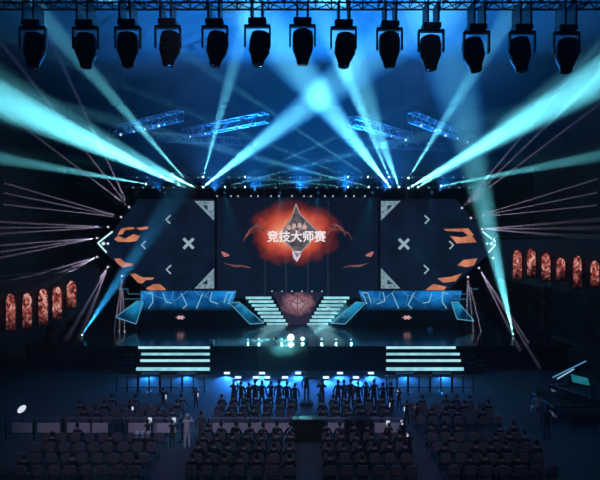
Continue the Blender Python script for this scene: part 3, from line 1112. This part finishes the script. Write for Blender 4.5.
LB = [(10.5, 294, 331), (27, 293, 329), (43, 289, 325), (57, 287, 320), (71.5, 281, 308)]
RB = [(517.5, 250, 280), (531.5, 249, 277), (546, 253, 281), (561, 258, 280), (577.5, 256, 288), (595, 261, 287)]
nth = ['nearest', 'second', 'third', 'fourth', 'farthest']
nthr = ['farthest', 'fifth', 'fourth', 'third', 'second', 'nearest']
for side, lst, xx, names in ((0, LB, -17.2, nth), (1, RB, 16.8, nthr)):
    for i, (px, ya, yb) in enumerate(lst):
        Y = xx / ((px - 300) / F)
        A, B = P(px, ya, Y), P(px, yb, Y)
        h = A.z - B.z
        wd = 13.0 / F * Y * .5 * (1 if side == 0 else .92)
        # turned half towards the hall
        ux = Vector((1, .35 if side else -.35, 0)).normalized()
        nv = Vector((.35, -1, 0)).normalized() if not side else Vector((-.35, -1, 0)).normalized()
        ce = (A + B) / 2
        lab = f'tall glowing banner of warm red patches on the {"right" if side else "left"} balcony front, {names[i]} one'
        root = thing('lit_banner', Vector((ce.x, ce.y, B.z)), lab, 'banner')
        out_ = []
        for t, s in ((-1, 0), (1, 0), (1, .78), (.75, .93), (.3, 1), (-.3, 1), (-.75, .93), (-1, .78)):
            out_.append(Vector((ce.x, ce.y, B.z)) + ux * wd * t * .9 + Vector((0, 0, h * s)))
        MB().prism(out_, -nv * .05).build('print', banner_mat(i + 7 * side), root)
        out2 = [Vector((ce.x, ce.y, B.z - .06)) + ux * wd * 1.02 * t + Vector((0, 0, (h + .12) * s)) for t, s in ((-1, 0), (1, 0), (1, .8), (.75, .95), (.3, 1), (-.3, 1), (-.75, .95), (-1, .8))]
        MB().prism([p - nv * .06 for p in out2], -nv * .12).build('light_box', BLACK, root)
        for t in (.25, .75):
            zz_ = B.z + h * t
            MB().tube((ce.x, ce.y + .12, zz_), (ce.x + (.75 if side else -.75), ce.y + .14, zz_), .03, 6).build('wall_bracket', DARKSTEEL, root)

# ------------------------------------------------------------------ crowd barriers
pale_panel = surf('pale barrier panel', (.75, .75, .80), .7, 0, .25, 1.0)


def barrier(xa, xb, Y, label, panel=None, post_at=(0, .5, 1), h=1.1):
    root = thing('crowd_barrier', Vector(((xa + xb) / 2, Y, 0)), label, 'barrier')
    MB().tube((xa, Y, h), (xb, Y, h), .035, 8).build('top_rail', STEEL, root)
    MB().tube((xa, Y, .35), (xb, Y, .35), .025, 8).build('lower_rail', DARKSTEEL, root)
    for t in post_at:
        x = xa + (xb - xa) * t
        MB().tube((x, Y, 0), (x, Y, h), .045, 8).build('post', BLACK, root)
        MB().box((x - .05, Y - .35, 0), (x + .05, Y + .35, .05)).build('foot', BLACK, root)
    if panel:
        for t0, t1 in panel:
            MB().box((xa + (xb - xa) * t0, Y + .05, .36), (xa + (xb - xa) * t1, Y + .09, .84)).build('panel', pale_panel, root)
    return root


BARS = [(116, 138), (138, 160), (160, 182), (182, 205), (386, 408), (408, 430), (430, 452), (452, 474)]
bn = ['leftmost of the pit barriers', 'left pit barrier, second along', 'left pit barrier, third along', 'left pit barrier, nearest the centre',
      'right pit barrier, nearest the centre', 'right pit barrier, second along', 'right pit barrier, third along', 'rightmost of the pit barriers']
for (a, b), l in zip(BARS, bn):
    barrier(PZ(a + .5, 34.2, 0).x, PZ(b - .5, 34.2, 0).x, 34.2, 'black steel ' + l)
ROWB = [(6, 62, [(.1, .45), (.55, .95)], 'far left end of the near rail'), (64, 118, [(.05, .8)], 'second stretch of the near rail from the left'), (122, 182, [(.1, .9)], 'near rail with a pale panel left of the aisle'),
        (209, 291, [(.04, .34), (.36, .64), (.68, .98)], 'near rail with three bright pale panels in the centre'), (326, 346, [(.1, .9)], 'short near rail with one pale panel right of the centre'),
        (372, 402, [(.1, .95)], 'near rail with a pale panel in front of the right seats')]
for a, b, pn, l in ROWB:
    barrier(PZ(a, 26.1, 0).x, PZ(b, 26.1, 0).x, 26.1, 'steel barrier, ' + l, pn, (0, 1) if b - a < 50 else (0, .5, 1))


for (a, b), l in (((291.5, 325.5), 'left of the short pale rail'), ((346.5, 371.5), 'right of the short pale rail')):
    xa, xb = PZ(a, 25.9, 0).x, PZ(b, 25.9, 0).x
    root = thing('covered_desk', Vector(((xa + xb) / 2, 26.1, 0)), f'control desk draped in black cloth behind the seats, {l}', 'desk')
    MB().box((xa, 25.85, 1.06), (xb, 26.4, 1.12), bevel=.02).build('top', BLACK, root)
    dm = MB()
    nn = 40
    pts = [Vector((xa + .02 + (xb - xa - .04) * k / nn, 25.87 + .02 * math.sin(k * 1.7), 0)) for k in range(nn + 1)]
    dm.prism([p for p in pts] + [Vector((pts[-1].x, 26.38, 0)), Vector((pts[0].x, 26.38, 0))], (0, 0, 1.06))
    dm.build('drape', BLACKER, root)

# ------------------------------------------------------------------ audience
def skin_body(name, verts, edges, radii, mats, sub=1):
    me = bpy.data.meshes.new(name)
    me.from_pydata([Vector(v) for v in verts], edges, [])
    ob = bpy.data.objects.new(name, me)
    COL.objects.link(ob)
    md = ob.modifiers.new('s', 'SKIN')
    sv = me.skin_vertices[0].data
    for i, r in enumerate(radii):
        sv[i].radius = r if isinstance(r, tuple) else (r, r)
        sv[i].use_root = i == 0
    md.use_smooth_shade = True
    sb = ob.modifiers.new('d', 'SUBSURF')
    sb.levels = sb.render_levels = sub
    bpy.context.view_layer.update()
    m2 = bpy.data.meshes.new_from_object(ob.evaluated_get(bpy.context.evaluated_depsgraph_get()))
    bpy.data.objects.remove(ob)
    m2.name = name
    m2.materials.clear()
    for m in mats:
        m2.materials.append(m)
    return m2


SKIN = surf('skin', (.30, .20, .16), .6, 0, .1)
HAIR = surf('dark hair', (.012, .010, .010), .6)
CLOTHES = [surf('dark navy clothes', (.02, .024, .035), .9), surf('charcoal clothes', (.035, .035, .04), .9), surf('black clothes', (.01, .01, .012), .9), surf('grey clothes', (.09, .09, .10), .9)]
WHITE = surf('white cloth', (.75, .75, .78), .8, 0, .1)


def pose(kind):
    """joints of a figure facing +Y, feet at z = 0"""
    if kind == 'seated':
        hip, sh = Vector((0, 0, .50)), Vector((0, -.06, 1.02))
        knee, foot = Vector((.1, .44, .48)), Vector((.11, .42, .07))
        el, ha = Vector((.25, .06, .76)), Vector((.13, .32, .62))
    else:
        hip, sh = Vector((0, 0, .93)), Vector((0, 0, 1.43))
        knee, foot = Vector((.1, .03, .5)), Vector((.12, 0, .08))
        if kind == 'standing':
            el, ha = Vector((.27, -.02, 1.13)), Vector((.27, .12, .88))
        elif kind == 'filming':
            el, ha = Vector((.27, .18, 1.28)), Vector((.07, .34, 1.55))
        else:
            el, ha = Vector((.27, 0, 1.13)), Vector((.25, .1, .88))
    V, E, Rr = [], [], []

    def add(p, r, to=None):
        V.append(p)
        Rr.append(r)
        if to is not None:
            E.append((to, len(V) - 1))
        return len(V) - 1
    p = add(hip, (.155, .12))
    c = add(hip.lerp(sh, .55), (.15, .11), p)
    s = add(sh, (.12, .09), c)
    n = add(sh + Vector((0, .01, .09)), .055, s)
    h0 = add(sh + Vector((0, .03, .17)), (.075, .09), n)
    h1 = add(sh + Vector((0, .03, .27)), (.08, .095), h0)
    add(sh + Vector((0, .02, .33)), (.05, .06), h1)
    for sg in (-1, 1):
        f = Vector((sg, 1, 1))
        e, hd = el * 1, ha * 1
        if kind == 'pointing' and sg == 1:
            e, hd = Vector((.42, .06, 1.44)), Vector((.72, .12, 1.36))
        a = add(Vector((sg * .17, sh.y, sh.z - .02)), .062, s)
        b = add(Vector((e.x * sg, e.y, e.z)), .046, a)
        g = add(Vector((hd.x * sg, hd.y, hd.z)), .034, b)
        d = (Vector((hd.x * sg, hd.y, hd.z)) - Vector((e.x * sg, e.y, e.z))).normalized()
        add(V[g] + d * .10, .030, g)
        k0 = add(Vector((sg * .09, hip.y + .02, hip.z - .05)), .085, p)
        k1 = add(Vector((knee.x * sg, knee.y, knee.z)), .062, k0)
        k2 = add(Vector((foot.x * sg, foot.y, foot.z)), .045, k1)
        add(Vector((foot.x * sg, foot.y + .16, .045)), .04, k2)
    return V, E, Rr, sh


PEOPLE = {}
for kind in ('seated', 'standing', 'filming', 'pointing'):
    V, E, Rr, sh = pose(kind)
    for ci, cl in enumerate(CLOTHES + [WHITE]):
        if kind in ('standing', 'pointing') and ci > 3:
            continue
        if ci == 0:
            base = skin_body('person', V, E, Rr, [cl, SKIN])
            for p in base.polygons:
                ce = p.center
                near_hand = any((ce - V[i]).length < .09 for i in (10, 11, 18, 19) if i < len(V))
                p.material_index = 1 if ce.z > sh.z + .06 and abs(ce.x) < .14 or (kind != 'pointing' and near_hand) else 0
        else:
            base = base.copy()
            base.materials[0] = cl
        PEOPLE[kind, ci] = base
    hm = MB()
    cc = sh + Vector((0, .0, .26))
    vs0 = hm._add(lambda: bmesh.ops.create_icosphere(hm.bm, subdivisions=2, radius=1))
    for v in vs0:
        v.co = Vector((v.co.x * .098, v.co.y * .115, v.co.z * .125)) + cc
        if v.co.y > cc.y + .05 and v.co.z < cc.z + .04:
            v.co.y = cc.y + .05
    hb = hm.build('hair', HAIR, None, True)
    PEOPLE[kind, 'hair'] = hb.data
    bpy.data.objects.remove(hb)

CAP = None


def person(kind, ci, loc, label, group=None, rz=0.0, s=1.0, hair=None):
    o = bpy.data.objects.new('person', PEOPLE[kind, ci])
    COL.objects.link(o)
    o.location = loc
    o.rotation_euler = (0, 0, rz)
    o.scale = (s, s, s)
    tag(o, label, 'person', group)
    h = bpy.data.objects.new('hair' if hair is None else 'cap', PEOPLE[kind, 'hair'])
    COL.objects.link(h)
    h.parent = o
    if hair is not None:
        h.data = hair
    return o


white_hair = {}
for kind in ('seated', 'standing', 'filming'):
    d_ = PEOPLE[kind, 'hair'].copy()
    d_.materials[0] = WHITE
    white_hair[kind] = d_

# one chair
seat_m = surf('dark seat cloth', (.05, .05, .06), .85)
back_m = surf('grey chair back', (.16, .16, .18), .7)
c0 = thing('audience_chair', (0, 0, 0), 'grey chair', 'chair')
MB().box((-.23, -.2, .42), (.23, .26, .48), bevel=.03).build('seat', seat_m, c0)
bk = MB()
pts = [Vector((-.22, -.24, .5)), Vector((.22, -.24, .5)), Vector((.23, -.29, .78)), Vector((.19, -.3, .89)), Vector((.1, -.305, .93)), Vector((-.1, -.305, .93)), Vector((-.19, -.3, .89)), Vector((-.23, -.29, .78))]
bk.prism(pts, (0, .05, .005)).build('backrest', back_m, c0)
fr = MB()
for sx_ in (-.21, .21):
    fr.tube((sx_, -.26, 0), (sx_, -.27, .62), .014, 6)
    fr.tube((sx_, .22, 0), (sx_, .22, .43), .014, 6)
    fr.tube((sx_, -.25, .4), (sx_, .22, .4), .014, 6)
fr.tube((-.21, -.25, .4), (.21, -.25, .4), .014, 6)
fr.tube((-.21, .22, .4), (.21, .22, .4), .014, 6)
fr.build('legs_frame', DARKSTEEL, c0)
KIDS[c0.name] = list(c0.children)

BLOCKS = [  # px0, px1 at 28 m, share taken, name
    (72, 184, .35, 'left'), (212, 304, .85, 'centre left'), (317, 398, .85, 'centre right'), (410, 500, .6, 'right'),
]
rows = [29.4, 28.3, 27.2, 24.9, 23.7, 22.5, 21.3]
first = True
for bi, (p0, p1, share, bname) in enumerate(BLOCKS):
    x0, x1 = PZ(p0, 28, 0).x, PZ(p1, 28, 0).x
    nseat = int((x1 - x0) / .66)
    for ri, Y in enumerate(rows):
        for k in range(nseat):
            x = x0 + .33 + k * .66 + random.uniform(-.02, .02)
            lab = f'grey audience chair with a rounded back in the {bname} seating block'
            grp = f'chairs of the {bname} block'
            loc = Vector((x, Y, 0))
            if first:
                c0.location = loc
                c0['label'], c0['group'] = lab, grp
                first = False
            else:
                copy_tree(c0, None, loc, random.uniform(-.04, .04), lab, grp)
            if random.random() < share * (1.0 if bi in (1, 2) or ri < 5 else .8):
                person('seated', random.choice([0, 0, 1, 2, 2, 1]), Vector((x, Y, 0)), f'dark clothed person seen from behind, seated in the {bname} audience block', f'seated audience of the {bname} block', random.uniform(-.2, .2), random.uniform(.94, 1.05))

# people standing before the front row
for bi, (pp, nm) in enumerate((((234, 241, 249, 255, 262, 271, 279, 287, 295), 'left'), ((322, 338, 344, 351, 358, 366, 374, 383, 391), 'right'))):
    for i, px in enumerate(pp):
        k = random.choice(['standing', 'standing', 'filming'])
        person(k, random.choice([0, 2, 2]), PZ(px, 30.6 + random.uniform(-.2, .25), 0), f'dark figure standing behind the pit, cluster {nm} of the person stretching an arm', f'standing cluster {nm} of the pointing person', random.uniform(-.25, .25), random.uniform(.92, 1.0) if i % 3 else 1.03)

bx = PZ(306.5, 31.6, 0)
root = thing('standing_box', bx, 'low black box under the person stretching an arm', 'box')
MB().box((bx.x - .4, 31.3, 0), (bx.x + .4, 31.9, .22), bevel=.02).build('body', BLACK, root)
MB().box((bx.x - .38, 31.32, .22), (bx.x + .38, 31.88, .235)).build('top', surf('box mat', (.03, .03, .03), .9), root)
person('pointing', 2, Vector((bx.x, 31.6, .23)), 'tall silhouetted person standing on a low box stretching one arm to the right')

# white dressed people and white caps near the front rail
person('standing', 3, PZ(201, 25.2, 0), 'person in grey standing in the aisle beside the centre rail')
person('filming', 4, PZ(187, 25.0, 0), 'person in a white top standing at the near rail by the left aisle', hair=white_hair['filming'], s=.95)
for px, l in ((137, 'leftmost'), (142.5, 'middle'), (148.5, 'rightmost')):
    person('seated', 1, PZ(px, 23.95, 0), f'seated spectator wearing a white cap near the left rail, {l} of three', hair=white_hair['seated'], s=.92)

phone_m = glow('phone screen', (.65, .78, .95), .85)
PHONES = [(398, 392, 31.0), (391, 405, 29.5), (405.5, 409, 28.6), (415.5, 409, 28.2), (402.5, 422.5, 25.5), (388, 423, 25.0), (320, 399.5, 30.5), (408, 436, 24.0), (165, 397, 31.0), (197, 395, 31.2), (132, 408, 28.6), (150, 420, 25.6), (174, 420, 25.5)]
for i, (px, py, Y) in enumerate(PHONES):
    A = P(px, py, Y)
    root = thing('phone', A, 'small phone with a lit pale screen held up above the dark seats', 'phone', 'lit phones among the audience')
    MB().box(A + Vector((-.10, 0, -.13)), A + Vector((.10, .02, .13)), bevel=.008).build('case', BLACK, root)
    MB().box(A + Vector((-.09, -.012, -.12)), A + Vector((.09, -.001, .12))).build('display', phone_m, root)
    # someone raising it
    person('filming', random.choice([0, 1, 2]), Vector((A.x, Y - .36, 0)), 'person in dark clothes raising a lit phone above the audience rows', 'people raising lit phones', 0, max(.75, min(1.12, A.z / 1.62)))

# ------------------------------------------------------------------ bits at the sides
# work lamp low at the far left
A = P(22, 409, 27.5)
root = thing('work_lamp', Vector((A.x, A.y, 0)), 'tilted oval white lamp on a stand in the dark at the far left', 'lamp')
rot = Matrix.Rotation(R(-40), 3, 'Y')
d = Vector((.1, -1, .2)).normalized()
lm = MB().lathe(A, d, [(0, .25), (.05, .25), (.09, .12)], 18)
for v in lm.bm.verts:
    q = v.co - A
    q.z *= .62
    v.co = rot @ q + A
lm.build('lens', glow('work lamp lens', (.72, .78, .88), 1.0), root)
MB().lathe(A - d * .25, d, [(0, .1), (.1, .2), (.25, .24)], 16).build('housing', BLACK, root, True)
MB().tube(A - d * .12, Vector((A.x, A.y + .1, 0)), .03, 8).build('stand', DARKSTEEL, root)
MB().lathe(Vector((A.x, A.y + .1, 0)), (0, 0, 1), [(0, .3), (.03, .3), (.05, .1)], 16).build('base', BLACK, root)

# control desk with crossed light tubes at the right
plat = 1.0
bx = PZ(572, 29.5, 0)
root = thing('side_platform', Vector((bx.x, 29.5, 0)), 'low black platform at the right edge that carries the control desk', 'platform')
MB().box((bx.x - 1.6, 28.3, plat - .12), (bx.x + 1.5, 31, plat)).build('deck', BLACK, root)
for sx_ in (-1.5, 1.4):
    for sy in (28.45, 30.85):
        MB().tube((bx.x + sx_, sy, 0), (bx.x + sx_, sy, plat - .12), .04, 8).build('leg', DARKSTEEL, root)
root = thing('control_desk', Vector((bx.x + .3, 29.8, plat)), 'dark control desk with a glowing teal monitor at the right edge', 'desk')
MB().box((bx.x - .7, 29.5, plat + .72), (bx.x + 1.2, 30.2, plat + .78), bevel=.01).build('top', BLACK, root)
for sx_ in (-.65, 1.15):
    for sy in (29.56, 30.14):
        MB().tube((bx.x + sx_, sy, plat), (bx.x + sx_, sy, plat + .72), .03, 8).build('leg', DARKSTEEL, root)
q = [P(571, 374, 29.6), P(588, 378.5, 29.6), P(590, 386, 29.6), P(573, 382, 29.6)]
mn = MB().prism(q, (0, .04, 0)).build('monitor', glow('teal monitor', (.01, .16, .20), .9, .4, 2.0), root)
MB().prism([p + Vector((0, .045, 0)) for p in q], (0, .06, 0)).build('monitor_case', BLACK, root)
mc = sum(q, Vector()) / 4
MB().tube(Vector((mc.x, mc.y + .08, plat + .78)), mc + Vector((0, .08, -.1)), .03, 8).build('monitor_foot', DARKSTEEL, root)
for (a, b, l, m_) in (((552.5, 377.5), (586, 361), 'longer of two slanted blue light tubes crossing above the control desk', (.10, .30, .55)), ((557, 379), (574, 369), 'shorter bright light tube under the longer one above the control desk', (.35, .62, .85))):
    A, B = P(*a, 29.3), P(*b, 29.3)
    root = thing('light_tube', (A + B) / 2, l, 'light tube')
    MB().tube(A, B, .035, 8).build('tube', glow('tube ' + l[:6], m_, .9), root)
    MB().tube(A, A + (A - B).normalized() * .12, .045, 8).build('end_cap', BLACK, root)
    e = B.lerp(A, .5)
    MB().tube(e + Vector((0, .05, 0)), Vector((e.x, 29.45, plat)), .02, 6).build('stand', DARKSTEEL, root)
A, B = P(549, 384, 28.0), P(596, 399.5, 26.6)
root = thing('handrail', Vector((A.x, A.y, 0)), 'grey handrail sloping in front of the control desk at the right', 'rail')
MB().tube(A, B, .03, 8).build('rail', surf('rail grey', (.5, .52, .55), .4, .3), root)
for t in (0, .5, 1):
    p = A.lerp(B, t)
    MB().tube(p, Vector((p.x, p.y, 0)), .025, 8).build('post', DARKSTEEL, root)
person('seated', 4, PZ(537, 28.6, .35) + Vector((0, 0, .0)), 'person in a white shirt seated beside the right handrail')
person('standing', 1, PZ(547, 26.0, 0), 'person in charcoal standing beside the right handrail')

# black flight cases beside the front steps
for px, Y, w_, h_, l in ((128, 39.3, .8, 1.4, 'tall black flight case at the outer end of the left steps'), (119, 39.6, .6, 1.0, 'short black flight case left of the tall one'),
                         (470, 39.3, .7, 1.3, 'tall black flight case at the outer end of the right steps'), (479, 39.6, .7, .9, 'short black flight case right of the tall one')):
    A = PZ(px, Y, 0)
    root = thing('flight_case', A, l, 'flight case')
    MB().box((A.x - w_ / 2, Y - .35, .1), (A.x + w_ / 2, Y + .25, h_), bevel=.02).build('body', BLACK, root)
    MB().box((A.x - w_ / 2 - .01, Y - .36, h_ * .62), (A.x + w_ / 2 + .01, Y + .26, h_ * .62 + .05)).build('lid_trim', STEEL, root)
    for sx_ in (-1, 1):
        for sy in (-.25, .15):
            MB().lathe((A.x + sx_ * w_ * .38 - .03, Y + sy, .05), (1, 0, 0), [(0, .03), (.01, .05), (.05, .05), (.06, .03)], 10).build('caster', DARKSTEEL, root)

# small white monitors on the deck
for px, py, Y, l in ((211.5, 344, 41.0, 'small pale stage monitor box at the left deck edge by the steps'), (430, 327, 46.6, 'small pale box on the deck before the right riser')):
    A = P(px, py, Y)
    root = thing('stage_monitor', Vector((A.x, Y, DECK)), l, 'speaker')
    MB().prism([Vector((A.x - .2, Y - .15, DECK)), Vector((A.x + .2, Y - .15, DECK)), Vector((A.x + .2, Y - .05, DECK + .26)), Vector((A.x - .2, Y - .05, DECK + .26))], (0, .22, 0)).build('cabinet', surf('pale box', (.5, .52, .55), .6), root)
    MB().prism([Vector((A.x - .16, Y - .16, DECK + .03)), Vector((A.x + .16, Y - .16, DECK + .03)), Vector((A.x + .16, Y - .075, DECK + .23)), Vector((A.x - .16, Y - .075, DECK + .23))], (0, .012, 0)).build('grille', surf('grille grey', (.3, .32, .35), .8), root)

# ------------------------------------------------------------------ added dim spots without fixtures, aimed at the seats
for px, wt in ((130, 1.0), (250, .8), (350, .6), (440, .6)):
    A = Vector(((px - 300) / F * 27, 9, CZ + 6))
    T = PZ(px, 27, 0)
    spot(A, T - A, 3200 * wt, (.60, .48, .75), R(17), soft=.4)

# ------------------------------------------------------------------ render settings
vs_ = sc.view_settings
vs_.view_transform = 'Standard'
vs_.look = 'None'
vs_.exposure = 0.0
vs_.gamma = 1.0
vs_.use_curve_mapping = False
cy = sc.cycles
cy.use_denoising = True
cy.max_bounces = 4
cy.diffuse_bounces = 2
cy.glossy_bounces = 3
cy.transmission_bounces = 2
cy.volume_bounces = 0
cy.transparent_max_bounces = 128
cy.sample_clamp_indirect = 3.0
cy.use_light_tree = True
cy.use_adaptive_sampling = False
for m_ in bpy.data.materials:
    m_.cycles.emission_sampling = 'NONE'      # small lamps and screens are found by reflection rays
